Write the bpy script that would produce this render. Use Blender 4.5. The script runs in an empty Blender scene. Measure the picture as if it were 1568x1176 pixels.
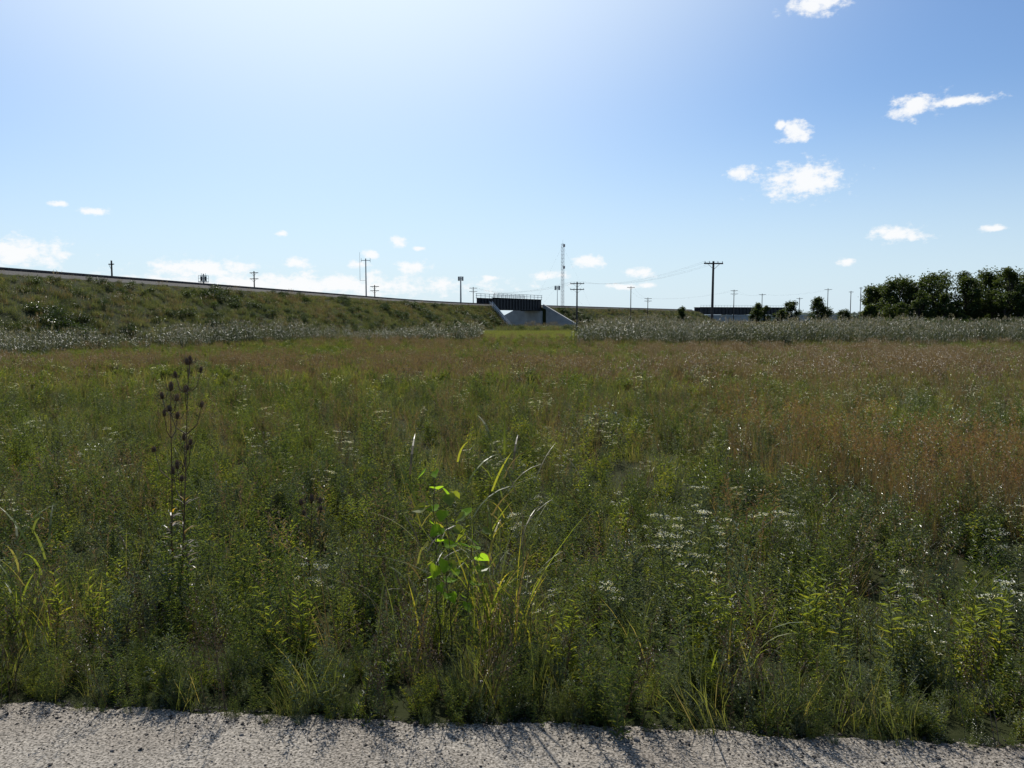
import bpy, math, random
import numpy as np
from mathutils import Vector
R = random.Random(7)
rng = np.random.default_rng(7)
scene = bpy.context.scene
CAMZ = 1.65; F = 1230.0
def bx(px): return (px-784)/F          # bearing tangent
# ------------------------------------------------------------ materials
def newmat(name):
    m = bpy.data.materials.new(name); m.use_nodes = True
    nt = m.node_tree; nt.nodes.clear()
    return m, nt, nt.nodes, nt.links
def N(nt, typ, **kw):
    n = nt.nodes.new(typ)
    for k, v in kw.items(): setattr(n, k, v)
    return n
def leafmat(name, c1, c2, c3, transl=0.4, rough=0.42, spec=0.45, wn=0.25, k=1.0):
    c1,c2,c3=[tuple(min(.85,a*k) for a in c) for c in (c1,c2,c3)]
    m, nt, nd, lk = newmat(name)
    out = N(nt, 'ShaderNodeOutputMaterial')
    geo = N(nt, 'ShaderNodeNewGeometry'); oi = N(nt, 'ShaderNodeObjectInfo')
    noise = N(nt, 'ShaderNodeTexNoise'); noise.inputs['Scale'].default_value = wn; noise.inputs['Detail'].default_value = 3
    lk.new(geo.outputs['Position'], noise.inputs['Vector'])
    mr = N(nt, 'ShaderNodeMapRange'); mr.inputs[1].default_value = .35; mr.inputs[2].default_value = .65
    lk.new(noise.outputs[0], mr.inputs[0])
    ad = N(nt, 'ShaderNodeMath', operation='ADD'); lk.new(mr.outputs[0], ad.inputs[0]); lk.new(oi.outputs['Random'], ad.inputs[1])
    hf = N(nt, 'ShaderNodeMath', operation='MULTIPLY'); lk.new(ad.outputs[0], hf.inputs[0]); hf.inputs[1].default_value = .5
    mx = N(nt, 'ShaderNodeMix', data_type='RGBA'); lk.new(hf.outputs[0], mx.inputs[0])
    mx.inputs[6].default_value = (*c1, 1); mx.inputs[7].default_value = (*c2, 1)
    cr = N(nt, 'ShaderNodeMapRange'); cr.inputs[1].default_value = .8; cr.inputs[2].default_value = 1.0
    lk.new(geo.outputs['Random Per Island'], cr.inputs[0])
    mx2 = N(nt, 'ShaderNodeMix', data_type='RGBA'); lk.new(cr.outputs[0], mx2.inputs[0]); lk.new(mx.outputs[2], mx2.inputs[6])
    mx2.inputs[7].default_value = (*c3, 1)
    p = N(nt, 'ShaderNodeBsdfPrincipled'); p.inputs['Roughness'].default_value = rough; p.inputs['Specular IOR Level'].default_value = spec
    lk.new(mx2.outputs[2], p.inputs['Base Color'])
    t = N(nt, 'ShaderNodeBsdfTranslucent')
    br = N(nt, 'ShaderNodeMix', data_type='RGBA', blend_type='MULTIPLY'); br.inputs[0].default_value = 1
    lk.new(mx2.outputs[2], br.inputs[6]); br.inputs[7].default_value = (2.2, 2.0, 1.0, 1)
    lk.new(br.outputs[2], t.inputs[0])
    ms = N(nt, 'ShaderNodeMixShader'); ms.inputs[0].default_value = transl
    lk.new(p.outputs[0], ms.inputs[1]); lk.new(t.outputs[0], ms.inputs[2]); lk.new(ms.outputs[0], out.inputs[0])
    return m
def solid(name, c, c2=None, scale=3, rough=.8, metal=0, bump=0.0, detail=6):
    m, nt, nd, lk = newmat(name)
    out = N(nt, 'ShaderNodeOutputMaterial'); p = N(nt, 'ShaderNodeBsdfPrincipled')
    p.inputs['Roughness'].default_value = rough; p.inputs['Metallic'].default_value = metal
    tc = N(nt, 'ShaderNodeTexCoord')
    no = N(nt, 'ShaderNodeTexNoise'); no.inputs['Scale'].default_value = scale; no.inputs['Detail'].default_value = detail
    lk.new(tc.outputs['Object'], no.inputs['Vector'])
    mr = N(nt, 'ShaderNodeMapRange'); mr.inputs[1].default_value = .3; mr.inputs[2].default_value = .7; lk.new(no.outputs[0], mr.inputs[0])
    mx = N(nt, 'ShaderNodeMix', data_type='RGBA'); lk.new(mr.outputs[0], mx.inputs[0])
    mx.inputs[6].default_value = (*c, 1); mx.inputs[7].default_value = (*(c2 or [a*.6 for a in c]), 1)
    lk.new(mx.outputs[2], p.inputs['Base Color'])
    if bump:
        b = N(nt, 'ShaderNodeBump'); b.inputs['Strength'].default_value = bump; lk.new(no.outputs[0], b.inputs['Height']); lk.new(b.outputs[0], p.inputs['Normal'])
    lk.new(p.outputs[0], out.inputs[0]); return m

K=1.22
M_weed = leafmat('weed_leaf', (.034,.058,.012), (.086,.115,.026), (.16,.165,.04), transl=.42, k=K)
M_weed2 = leafmat('grey_weed_leaf', (.05,.073,.032), (.095,.118,.055), (.2,.21,.12), transl=.3, rough=.3, spec=.8, k=K)
M_bright = leafmat('bright_leaf', (.08,.115,.018), (.13,.155,.025), (.25,.22,.035), transl=.48, k=1.15)
M_grass = leafmat('green_grass', (.055,.076,.022), (.1,.114,.036), (.19,.16,.07), transl=.42, k=K)
M_dry = leafmat('dry_grass', (.09,.072,.042), (.135,.108,.06), (.24,.2,.12), transl=.3, k=1.1)
M_red = leafmat('seed_head', (.10,.067,.045), (.14,.102,.066), (.22,.18,.12), transl=.3, k=1.1)
M_rust_g = leafmat('rusty_seed_head', (.13,.076,.045), (.17,.11,.065), (.26,.2,.12), transl=.32)
M_stem = leafmat('stem', (.07,.075,.03), (.1,.08,.04), (.14,.1,.05), transl=.15)
M_dead = leafmat('dead_stalk', (.055,.034,.018), (.09,.055,.03), (.15,.1,.055), transl=.2)
M_flower = leafmat('white_flower', (.58,.58,.54), (.7,.7,.66), (.45,.45,.38), transl=.3)
M_yel = leafmat('yellow_leaf', (.3,.2,.02), (.35,.22,.03), (.3,.12,.03), transl=.5)
M_sap = leafmat('sapling_leaf', (.15,.27,.02), (.17,.3,.025), (.2,.3,.03), transl=.6, rough=.75, spec=.2)
M_reedleaf = leafmat('reed_leaf', (.045,.062,.03), (.08,.092,.046), (.13,.13,.08), transl=.22, wn=.06)
M_plume = leafmat('reed_plume', (.14,.132,.12), (.26,.25,.235), (.07,.065,.055), transl=.22, wn=.06)
M_emb = leafmat('slope_grass', (.048,.07,.027), (.105,.118,.05), (.18,.165,.09), transl=.35, wn=.09, k=1.1)
M_shrub = leafmat('shrub_leaf', (.024,.042,.013), (.045,.07,.02), (.08,.10,.03), transl=.25, wn=.1)
M_tree = leafmat('tree_leaf', (.022,.040,.013), (.052,.076,.022), (.085,.11,.04), transl=.3, rough=.6, spec=.25, wn=.08)
M_mown = leafmat('mown_grass', (.10,.125,.035), (.14,.16,.045), (.2,.19,.08), transl=.4)
M_bark = solid('bark', (.06,.045,.035), (.03,.022,.017), 8, .9)
M_pole = solid('weathered_pole_wood', (.075,.06,.05), (.045,.036,.03), 4, .85)
M_steel = solid('galvanised_steel', (.3,.31,.32), (.2,.2,.21), 2, .5, .4)
M_redw = solid('mast_paint', (.35,.2,.18), (.45,.42,.4), .15, .5)
M_girder = solid('dark_girder_steel', (.02,.02,.022), (.035,.03,.028), 1.5, .6)
M_conc = solid('concrete', (.46,.45,.43), (.33,.325,.31), .5, .85, bump=.1)
M_rust = solid('rusty_rail', (.07,.045,.035), (.04,.03,.025), 3, .6)
M_ballast = solid('ballast', (.10,.09,.08), (.05,.045,.04), 6, .95, bump=.5)
M_stone = solid('gravel_stone', (.3,.27,.24), (.1,.085,.07), 30, .9)
M_clod = solid('dark_gravel_stone', (.06,.05,.04), (.03,.024,.02), 30, .9)
M_wire = solid('cable', (.03,.03,.03), None, 3, .6)
M_white = solid('white_paint', (.7,.7,.68), (.5,.5,.48), 2, .5)

# ------------------------------------------------------------ mesh builder
class MB:
    def __init__(s): s.v=[]; s.f=[]; s.m=[]; s.mats=[]
    def mi(s, mat):
        if mat not in s.mats: s.mats.append(mat)
        return s.mats.index(mat)
    def face(s, idx, mat): s.f.append(idx); s.m.append(s.mi(mat))
    def poly(s, pts, mat):
        b=len(s.v); s.v += [tuple(p) for p in pts]; s.face(tuple(range(b,b+len(pts))), mat)
    def leaf(s, p, d, L, W, mat, fold=.25, up=Vector((0,0,1))):
        d=d.normalized(); side=d.cross(up)
        if side.length<1e-3: side=Vector((1,0,0))
        side.normalize(); n=side.cross(d)
        mid=p+d*L*.42
        b=len(s.v)
        s.v += [tuple(p), tuple(mid+side*W*.5+n*W*fold), tuple(p+d*L-n*L*.12), tuple(mid-side*W*.5+n*W*fold)]
        s.face((b,b+1,b+2),mat); s.face((b,b+2,b+3),mat)
    def blade(s, p, az, L, w, lean, curve, mat, n=4, twist=0):
        pt=Vector(p); b=len(s.v)
        sd=Vector((math.cos(az+math.pi/2+twist), math.sin(az+math.pi/2+twist),0))
        for i in range(n+1):
            u=i/n; ww=w*.5*(1-u**2)*(0.75+.5*u)
            s.v.append(tuple(pt+sd*ww)); s.v.append(tuple(pt-sd*ww))
            a=lean+curve*u
            pt=pt+Vector((math.cos(az)*math.sin(a), math.sin(az)*math.sin(a), math.cos(a)))*L/n
            if i: s.face((b+2*i-2,b+2*i-1,b+2*i+1,b+2*i),mat)
        return pt
    def tube(s, p0, p1, r0, r1, mat, n=6, cap=True):
        p0=Vector(p0); p1=Vector(p1); d=(p1-p0)
        if d.length<1e-6: return
        d.normalize(); a=d.orthogonal().normalized(); c=d.cross(a); b=len(s.v)
        for p,r in ((p0,r0),(p1,r1)):
            for i in range(n):
                t=2*math.pi*i/n; s.v.append(tuple(p+a*math.cos(t)*r+c*math.sin(t)*r))
        for i in range(n): s.face((b+i,b+(i+1)%n,b+n+(i+1)%n,b+n+i),mat)
        if cap: s.face(tuple(range(b+n,b+2*n)),mat); s.face(tuple(range(b+n-1,b-1,-1)),mat)
    def box(s, c, sx, sy, sz, mat, ax=(1,0), tilt=0):
        c=Vector(c); X=Vector((ax[0],ax[1],0)).normalized(); Y=Vector((-X.y,X.x,0)); Z=Vector((0,0,1))
        b=len(s.v)
        for dz in (-1,1):
            for dx,dy in ((-1,-1),(1,-1),(1,1),(-1,1)):
                s.v.append(tuple(c+X*dx*sx/2+Y*dy*sy/2+Z*dz*sz/2))
        for q in ((3,2,1,0),(4,5,6,7),(0,1,5,4),(1,2,6,5),(2,3,7,6),(3,0,4,7)): s.face(tuple(b+i for i in q),mat)
    def mesh(s, name):
        me=bpy.data.meshes.new(name); me.from_pydata(s.v,[],s.f)
        for mt in s.mats: me.materials.append(mt)
        me.polygons.foreach_set('material_index', s.m); me.update(); return me
    def obj(s, name, loc=(0,0,0), link=True):
        o=bpy.data.objects.new(name, s.mesh(name)); o.location=loc
        if link: scene.collection.objects.link(o)
        return o

def nz(x,y,s,seed):
    r=np.random.default_rng(seed); t=0
    for i in range(5):
        a=r.uniform(0,6.28); k=s*r.uniform(.6,1.8); ph=r.uniform(0,6.28)
        t=t+np.sin((x*np.cos(a)+y*np.sin(a))*k+ph)
    return t/3.0
def sstep(a,b,x):
    t=np.clip((x-a)/(b-a),0,1); return t*t*(3-2*t)
def edge(x): return 3.17-0.0786*x + .018*np.sin(x*3.1+.4)+.010*np.sin(x*8.7+1)
def gz(x,y):
    d=y-edge(np.clip(x,-30,30))
    z=-0.012 -.32*sstep(0.05,2.4,d) -.55*sstep(5,60,y)
    z=z+ np.where(d>0.3, .04*nz(x,y,1.3,3)*sstep(.3,2,d),0)
    return np.where(d<0,-.012-.03*sstep(0,.3,-d),z)

# ------------------------------------------------------------ ground
def axis(c,n,fine,far):
    u=np.linspace(-1,1,n); k=math.asinh(far/fine)
    return c+fine*np.sinh(u*k)
xs=axis(0,261,1.5,4000); ys=axis(3.6,301,1.2,4500)
X,Y=np.meshgrid(xs,ys); Z=gz(X,Y)
V=np.stack([X,Y,Z],-1).reshape(-1,3); nx,ny=len(xs),len(ys)
ii=np.arange(nx*ny).reshape(ny,nx)
Fc=np.stack([ii[:-1,:-1],ii[:-1,1:],ii[1:,1:],ii[1:,:-1]],-1).reshape(-1,4)
me=bpy.data.meshes.new('ground'); me.from_pydata(V.tolist(),[],Fc.tolist()); me.update()
g=bpy.data.objects.new('ground',me); scene.collection.objects.link(g)
M_ground,nt,nd,lk=newmat('soil_and_thatch')
out=N(nt,'ShaderNodeOutputMaterial'); p=N(nt,'ShaderNodeBsdfPrincipled'); p.inputs['Roughness'].default_value=1; p.inputs['Specular IOR Level'].default_value=.05
tc=N(nt,'ShaderNodeTexCoord'); n1=N(nt,'ShaderNodeTexNoise'); n1.inputs['Scale'].default_value=9; n1.inputs['Detail'].default_value=8
n2=N(nt,'ShaderNodeTexNoise'); n2.inputs['Scale'].default_value=.07; n2.inputs['Detail'].default_value=5
lk.new(tc.outputs['Object'],n1.inputs['Vector']); lk.new(tc.outputs['Object'],n2.inputs['Vector'])
r1=N(nt,'ShaderNodeValToRGB'); r1.color_ramp.elements[0].position=.35; r1.color_ramp.elements[1].position=.7
r1.color_ramp.elements[0].color=(.018,.018,.009,1); r1.color_ramp.elements[1].color=(.045,.042,.022,1)
r2=N(nt,'ShaderNodeValToRGB'); r2.color_ramp.elements[0].position=.4; r2.color_ramp.elements[1].position=.6
r2.color_ramp.elements[0].color=(.028,.04,.012,1); r2.color_ramp.elements[1].color=(.045,.052,.018,1)
lk.new(n1.outputs[0],r1.inputs[0]); lk.new(n2.outputs[0],r2.inputs[0])
mx=N(nt,'ShaderNodeMix',data_type='RGBA'); mx.inputs[0].default_value=.5
lk.new(r1.outputs[0],mx.inputs[6]); lk.new(r2.outputs[0],mx.inputs[7]); lk.new(mx.outputs[2],p.inputs['Base Color'])
b=N(nt,'ShaderNodeBump'); b.inputs['Strength'].default_value=.6; b.inputs['Distance'].default_value=.03; lk.new(n1.outputs[0],b.inputs['Height']); lk.new(b.outputs[0],p.inputs['Normal'])
lk.new(p.outputs[0],out.inputs[0]); me.materials.append(M_ground)

# ------------------------------------------------------------ road
M_road,nt,nd,lk=newmat('weathered_road')
out=N(nt,'ShaderNodeOutputMaterial'); p=N(nt,'ShaderNodeBsdfPrincipled'); p.inputs['Roughness'].default_value=.9; p.inputs['Specular IOR Level'].default_value=.25
tc=N(nt,'ShaderNodeTexCoord')
def noi(sc,det,vec=None):
    n=N(nt,'ShaderNodeTexNoise'); n.inputs['Scale'].default_value=sc; n.inputs['Detail'].default_value=det; lk.new(tc.outputs['Object'],n.inputs['Vector']); return n
a=noi(2.2,6); c=noi(95,5); vo=N(nt,'ShaderNodeTexVoronoi'); vo.inputs['Scale'].default_value=110; lk.new(tc.outputs['Object'],vo.inputs['Vector'])
ra=N(nt,'ShaderNodeValToRGB'); ra.color_ramp.elements[0].position=.35; ra.color_ramp.elements[1].position=.65
ra.color_ramp.elements[0].color=(.26,.225,.185,1); ra.color_ramp.elements[1].color=(.35,.312,.262,1); lk.new(a.outputs[0],ra.inputs[0])
rc=N(nt,'ShaderNodeValToRGB'); rc.color_ramp.elements[0].position=.38; rc.color_ramp.elements[1].position=.54
rc.color_ramp.elements[0].color=(.26,.25,.23,1); rc.color_ramp.elements[1].color=(1,1,1,1); lk.new(c.outputs[0],rc.inputs[0])
mm=N(nt,'ShaderNodeMix',data_type='RGBA',blend_type='MULTIPLY'); mm.inputs[0].default_value=1; lk.new(ra.outputs[0],mm.inputs[6]); lk.new(rc.outputs[0],mm.inputs[7])
hs=N(nt,'ShaderNodeMix',data_type='RGBA',blend_type='OVERLAY'); hs.inputs[0].default_value=.4
bw=N(nt,'ShaderNodeRGBToBW'); lk.new(vo.outputs['Color'],bw.inputs[0])
lk.new(mm.outputs[2],hs.inputs[6]); lk.new(bw.outputs[0],hs.inputs[7]); lk.new(hs.outputs[2],p.inputs['Base Color'])
b=N(nt,'ShaderNodeBump'); b.inputs['Strength'].default_value=.6; b.inputs['Distance'].default_value=.004; lk.new(vo.outputs['Distance'],b.inputs['Height'])
b2=N(nt,'ShaderNodeBump'); b2.inputs['Strength'].default_value=.5; b2.inputs['Distance'].default_value=.006; lk.new(c.outputs[0],b2.inputs['Height']); lk.new(b.outputs[0],b2.inputs['Normal']); lk.new(b2.outputs[0],p.inputs['Normal'])
lk.new(p.outputs[0],out.inputs[0])
mb=MB(); rx=np.concatenate([np.linspace(-200,-8,60),np.linspace(-7.96,8,900),np.linspace(8.1,200,60)])
prev=None; wob=0
for x in rx:
    wob=.82*wob+R.uniform(-.012,.012)
    e=float(edge(np.clip(x,-30,30)))+wob
    b0=len(mb.v); mb.v += [(x,e+.02,-.03),(x,e,0.0),(x,-4.0,0.0),(x,-4.02,-.05)]
    if prev is not None:
        for k in range(3): mb.face((prev+k,b0+k,b0+k+1,prev+k+1)[::-1],M_road)
    prev=b0
mb.obj('road')

# ------------------------------------------------------------ GN scatter
def make_coll(name, meshes):
    c=bpy.data.collections.new(name)
    for i,me in enumerate(meshes):
        o=bpy.data.objects.new('%s_%02d'%(name,i), me); c.objects.link(o)
    return c
def scatter(name, coll, P, scl, idx, tilt=.12, parent=None):
    n=len(P); me=bpy.data.meshes.new(name); me.vertices.add(n)
    me.vertices.foreach_set('co', np.asarray(P,dtype=np.float32).ravel())
    rot=np.stack([rng.normal(0,tilt,n),rng.normal(0,tilt,n),rng.uniform(0,6.28,n)],-1).astype(np.float32)
    a=me.attributes.new('rot','FLOAT_VECTOR','POINT'); a.data.foreach_set('vector',rot.ravel())
    a=me.attributes.new('scl','FLOAT','POINT'); a.data.foreach_set('value',np.asarray(scl,dtype=np.float32))
    a=me.attributes.new('idx','INT','POINT'); a.data.foreach_set('value',np.asarray(idx,dtype=np.int32))
    o=bpy.data.objects.new(name,me); scene.collection.objects.link(o)
    ng=bpy.data.node_groups.new(name,'GeometryNodeTree')
    ng.interface.new_socket('Geometry',in_out='INPUT',socket_type='NodeSocketGeometry')
    ng.interface.new_socket('Geometry',in_out='OUTPUT',socket_type='NodeSocketGeometry')
    gi=ng.nodes.new('NodeGroupInput'); go=ng.nodes.new('NodeGroupOutput')
    ci=ng.nodes.new('GeometryNodeCollectionInfo'); ci.inputs[0].default_value=coll
    ci.inputs['Separate Children'].default_value=True; ci.inputs['Reset Children'].default_value=True
    ip=ng.nodes.new('GeometryNodeInstanceOnPoints'); ip.inputs['Pick Instance'].default_value=True
    def na(nm,t):
        q=ng.nodes.new('GeometryNodeInputNamedAttribute'); q.data_type=t; q.inputs['Name'].default_value=nm
        return [s for s in q.outputs if s.enabled and s.name=='Attribute'][0]
    er=ng.nodes.new('FunctionNodeEulerToRotation')
    ng.links.new(na('rot','FLOAT_VECTOR'),er.inputs[0]); ng.links.new(er.outputs[0],ip.inputs['Rotation'])
    ng.links.new(na('scl','FLOAT'),ip.inputs['Scale']); ng.links.new(na('idx','INT'),ip.inputs['Instance Index'])
    ng.links.new(gi.outputs[0],ip.inputs['Points']); ng.links.new(ci.outputs[0],ip.inputs['Instance'])
    ng.links.new(ip.outputs[0],go.inputs[0])
    md=o.modifiers.new('scatter','NODES'); md.node_group=ng
    return o

# ------------------------------------------------------------ plant generators
def dirv(az,el): return Vector((math.cos(az)*math.cos(el), math.sin(az)*math.cos(el), math.sin(el)))
def weed_stem(mb,x,y,h,leafL,leafW,mat,nleaf,lean=.15,top=None,stem=M_stem,bare=0.05,branch=True,sw=.005,az=None):
    az=R.uniform(0,6.28) if az is None else az; l=R.uniform(.3*lean,lean); p=Vector((x,y,-.05)); pts=[p.copy()]
    for i in range(5):
        p=p+dirv(az,math.pi/2-l*(i+1)/3)*(h/5); pts.append(p.copy())
    for i in range(5): mb.tube(pts[i],pts[i+1],sw*(1-i*.15)*.5,sw*(1-(i+1)*.15)*.5,stem,3,False)
    def at(u):
        k=min(4,int(u*5)); return pts[k].lerp(pts[k+1],u*5-k)
    ga=R.uniform(0,6.28)
    for i in range(nleaf):
        u=bare+(1-bare)*i/nleaf; ga+=2.4+R.uniform(-.3,.3)
        k=(1-.5*u)*R.uniform(.7,1.2)
        mb.leaf(at(u),dirv(ga,R.uniform(.15,.95)),leafL*k,leafW*k,mat)
    tips=[pts[-1]]
    if branch:
        for i in range(R.randint(2,5)):
            u=R.uniform(.5,.9); q=at(u); a=R.uniform(0,6.28); L=h*R.uniform(.12,.28)
            e=q+dirv(a,R.uniform(.7,1.1))*L; mb.tube(q,e,sw*.3,sw*.2,stem,3,False); tips.append(e)
            for j in range(7):
                mb.leaf(q.lerp(e,j/7),dirv(R.uniform(0,6.28),R.uniform(.2,1)),leafL*.5*R.uniform(.6,1.1),leafW*.5,mat)
    if top:
        for t in tips: top(mb,t)
def corymb(mb,t,r=.03,n=20):
    for i in range(n):
        a=R.uniform(0,6.28); q=math.sqrt(R.random())*r
        p=t+Vector((math.cos(a)*q,math.sin(a)*q,.012-q*q*4+R.uniform(0,.006)))
        mb.leaf(p,dirv(a,R.uniform(-.2,1.2)),.008,.007,M_flower)
def seedtop(mb,t):
    for i in range(14):
        mb.leaf(t+Vector((R.uniform(-.01,.01),R.uniform(-.01,.01),-i*.006)),dirv(R.uniform(0,6.28),R.uniform(0,1.2)),.014,.006,M_dead)
def weed_clump(n,rad,h0,h1,lL,lW,mat,nl,top=None,stem=M_stem,**k):
    mb=MB()
    for i in range(n):
        a=R.uniform(0,6.28); q=math.sqrt(R.random())*rad
        weed_stem(mb,math.cos(a)*q,math.sin(a)*q,R.uniform(h0,h1),lL,lW,mat,nl,top=(top if i%3==0 or k.get('alltop') else None),stem=stem,**{a_:b_ for a_,b_ in k.items() if a_!='alltop'})
    return mb
def mound(n,h,spread,lL,lW,mat,nl,top=None):
    mb=MB()
    for i in range(n):
        a=i*2.4+R.uniform(-.5,.5); f=math.sqrt((i+.5)/n)
        weed_stem(mb,math.cos(a)*.05*f,math.sin(a)*.05*f,h*(1.05-.35*f)*R.uniform(.75,1.1),lL,lW,mat,nl,lean=.1+spread*f,az=a,bare=.2,branch=True,sw=.004,top=(top if i%3==0 else None))
    return mb
def grass_clump(n,rad,l0,l1,w,mat,curve=1.2,seed=None,nseed=0,segs=4):
    mb=MB()
    for i in range(n):
        a=R.uniform(0,6.28); q=math.sqrt(R.random())*rad
        mb.blade((math.cos(a)*q,math.sin(a)*q,-.05),R.uniform(0,6.28),R.uniform(l0,l1),w*R.uniform(.6,1.3),R.uniform(.02,.35),R.uniform(.2,curve),mat,segs,R.uniform(-1,1))
    for i in range(nseed):
        a=R.uniform(0,6.28); q=math.sqrt(R.random())*rad
        az=R.uniform(0,6.28); L=l1*R.uniform(.85,1.3)
        base=Vector((math.cos(a)*q,math.sin(a)*q,-.05))
        e=mb.blade(base,az,L,w*.8,R.uniform(.02,.15),R.uniform(.1,.4),seed,3,R.uniform(-1,1))
        d=(e-base).normalized()
        for j in range(10):
            pp=e-d*j*L*.028
            mb.leaf(pp,(dirv(R.uniform(0,6.28),R.uniform(.3,1.2))),L*.06,w*1.6,seed)
    return mb
near=[]
for i in range(4): near.append(weed_clump(6,.17,.34,.62,.068,.017,M_weed,42))          #0-3
for i in range(3): near.append(grass_clump(50,.14,.25,.52,.006,M_grass))                #4-6
for i in range(3): near.append(grass_clump(36,.15,.3,.5,.004,M_dry,1.0,M_red,18))       #7-9
for i in range(2): near.append(weed_clump(4,.12,.3,.56,.08,.024,M_bright,30))           #10-11
near.append(mound(8,.56,.35,.055,.013,M_weed2,30,top=lambda m,t:corymb(m,t,.026,18)))   #12
near.append(weed_clump(4,.14,.45,.75,.03,.006,M_dead,14,top=seedtop,stem=M_dead,alltop=True)) #13
near.append(weed_clump(10,.2,.12,.26,.055,.024,M_weed,16,branch=False))                 #14
for i in range(2): near.append(weed_clump(6,.17,.36,.6,.062,.015,M_weed2,40))           #15-16
near.append(weed_clump(5,.14,.25,.45,.065,.018,M_bright,32))                            #17
near.append(mound(7,.55,.3,.05,.012,M_weed,28,top=lambda m,t:corymb(m,t,.022,13)))      #18
near.append(mound(13,.50,.75,.058,.018,M_weed,27))                                      #19
near.append(mound(13,.46,.8,.048,.014,M_weed2,29))                                      #20
near.append(mound(12,.44,.7,.05,.016,M_bright,26))                                      #21
near.append(mound(14,.52,.6,.042,.011,M_weed,33))                                       #22
for i in range(2): near.append(grass_clump(30,.16,.35,.6,.004,M_dry,1.0,M_rust_g,34))   #23-24
c_near=make_coll('meadow_plants',[m.mesh('plant') for m in near])
far=[]
for i in range(3): far.append(grass_clump(70,.34,.3,.56,.017,M_grass,1.0,segs=3))
for i in range(3): far.append(grass_clump(50,.34,.3,.5,.013,M_dry,.8,M_red,28,segs=3))
for i in range(2): far.append(mound(14,.58,.8,.11,.036,M_weed,16))
far.append(mound(13,.56,.7,.10,.03,M_weed2,16,top=lambda m,t:[m.leaf(t,dirv(R.uniform(0,6.28),.3),.05,.035,M_flower)]))
far.append(mound(12,.5,.8,.10,.035,M_bright,16))
c_far=make_coll('far_meadow_plants',[m.mesh('plant') for m in far])

def pick(u,table):
    W=np.stack([t[0]*np.ones_like(u) for t in table],0); C=np.cumsum(W,0); C=C/C[-1]
    k=(u[None,:]>C).sum(0); res=np.zeros(len(u),int)
    for i,t in enumerate(table):
        m=k==i; res[m]=rng.choice(t[1],m.sum())
    return res
def region(y0,y1,dens,side=.73,extra=1.6):
    hw=side*y1+extra; A=2*hw*(y1-y0); n=int(A*dens)
    x=rng.uniform(-hw,hw,n); y=rng.uniform(y0,y1,n); k=np.abs(x)<side*y+extra
    return x[k],y[k]
def rpatch(x,y): return .62*sstep(1.4,3.4,x)*sstep(4.4,6.2,y)*(1-sstep(8.5,13,y))*np.clip(.42+.8*nz(x,y,1.5,11)+.3*nz(x,y,4,12),0,1)
# near
x1,y1_=region(2.9,9.5,29); d=y1_-edge(x1); k=(d>.02)&(rng.random(len(x1))<.82+.35*nz(x1,y1_,2.2,17)); x1=x1[k]; y1_=y1_[k]; d=d[k]
u=rng.random(len(x1)); rp=rpatch(x1,y1_); nn=nz(x1,y1_,.8,21); br=np.clip(nz(x1,y1_,.7,31),0,1)
w3=np.clip(.5+nz(x1,y1_,1.1,37),0,1)
idx=pick(u,[(.22*(1-.7*rp),[0,1,2,3]),(.07,[4,5,6]),(.02+.3*rp+.05*np.clip(nn,0,1),[7,8,9]),(.75*rp,[23,24]),(.045+.11*br,[10,11,17,21]),(.012,[12]),(.04,[13]),(.10,[14]),(.16*(1-.7*rp),[15,16]),(.022,[18]),(.20*w3*(1-.6*rp),[19,22]),(.18*(1-w3)*(1-.6*rp)+.04,[20])])
hmax=.22+.40*d+.06*nn
s=np.minimum(.92,hmax/.60)*rng.uniform(.6,1.25,len(x1)); s=np.clip(s,.2,1.15)
P=np.stack([x1,y1_,gz(x1,y1_)],-1)
scatter('meadow_vegetation',c_near,P,s,idx,.13)
# low edge strip
n=1300; x=rng.uniform(-7,7,n); d=rng.uniform(-.05,.6,n); y=edge(x)+d
idx=rng.choice([14,14,3,5,0,10,15,1,19,20,20,22,21],n); s=rng.uniform(.18,.45,n); s[d<0.03]*=.45
scatter('verge_weeds',c_near,np.stack([x,y,gz(x,y)],-1),s,idx,.2)
n=60; x=rng.uniform(-3.2,3.2,n); y=edge(x)+rng.uniform(.0,.2,n)
scatter('verge_weeds',c_near,np.stack([x,y,gz(x,y)],-1),rng.uniform(.5,.9,n),rng.choice([13,15,5,13,0,13],n),.18)
# middle
x,y=region(9.5,22,11.5); u=rng.random(len(x)); nn=nz(x,y,.35,41); n2=nz(x,y,.5,43); rp=rpatch(x,y)
bro=np.clip(.05+.16*sstep(12,20,y)+.18*nn+.5*rp,.02,.8)
idx=pick(u,[(.22*(1-bro),[0,1,2,3]),(.15*(1-bro),[4,5,6]),(.8*bro*(1-.5*rp),[7,8,9]),(.4*rp,[23,24]),(.05+.13*np.clip(n2,0,1),[10,11,21]),(.022,[12]),(.04,[13]),(.18*(1-bro),[15,16]),(.05,[18]),(.24*(1-bro),[19,22]),(.14*(1-bro),[20])])
scatter('meadow_grass',c_near,np.stack([x,y,gz(x,y)],-1),rng.uniform(.65,1.3,len(x)),idx,.12)
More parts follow.
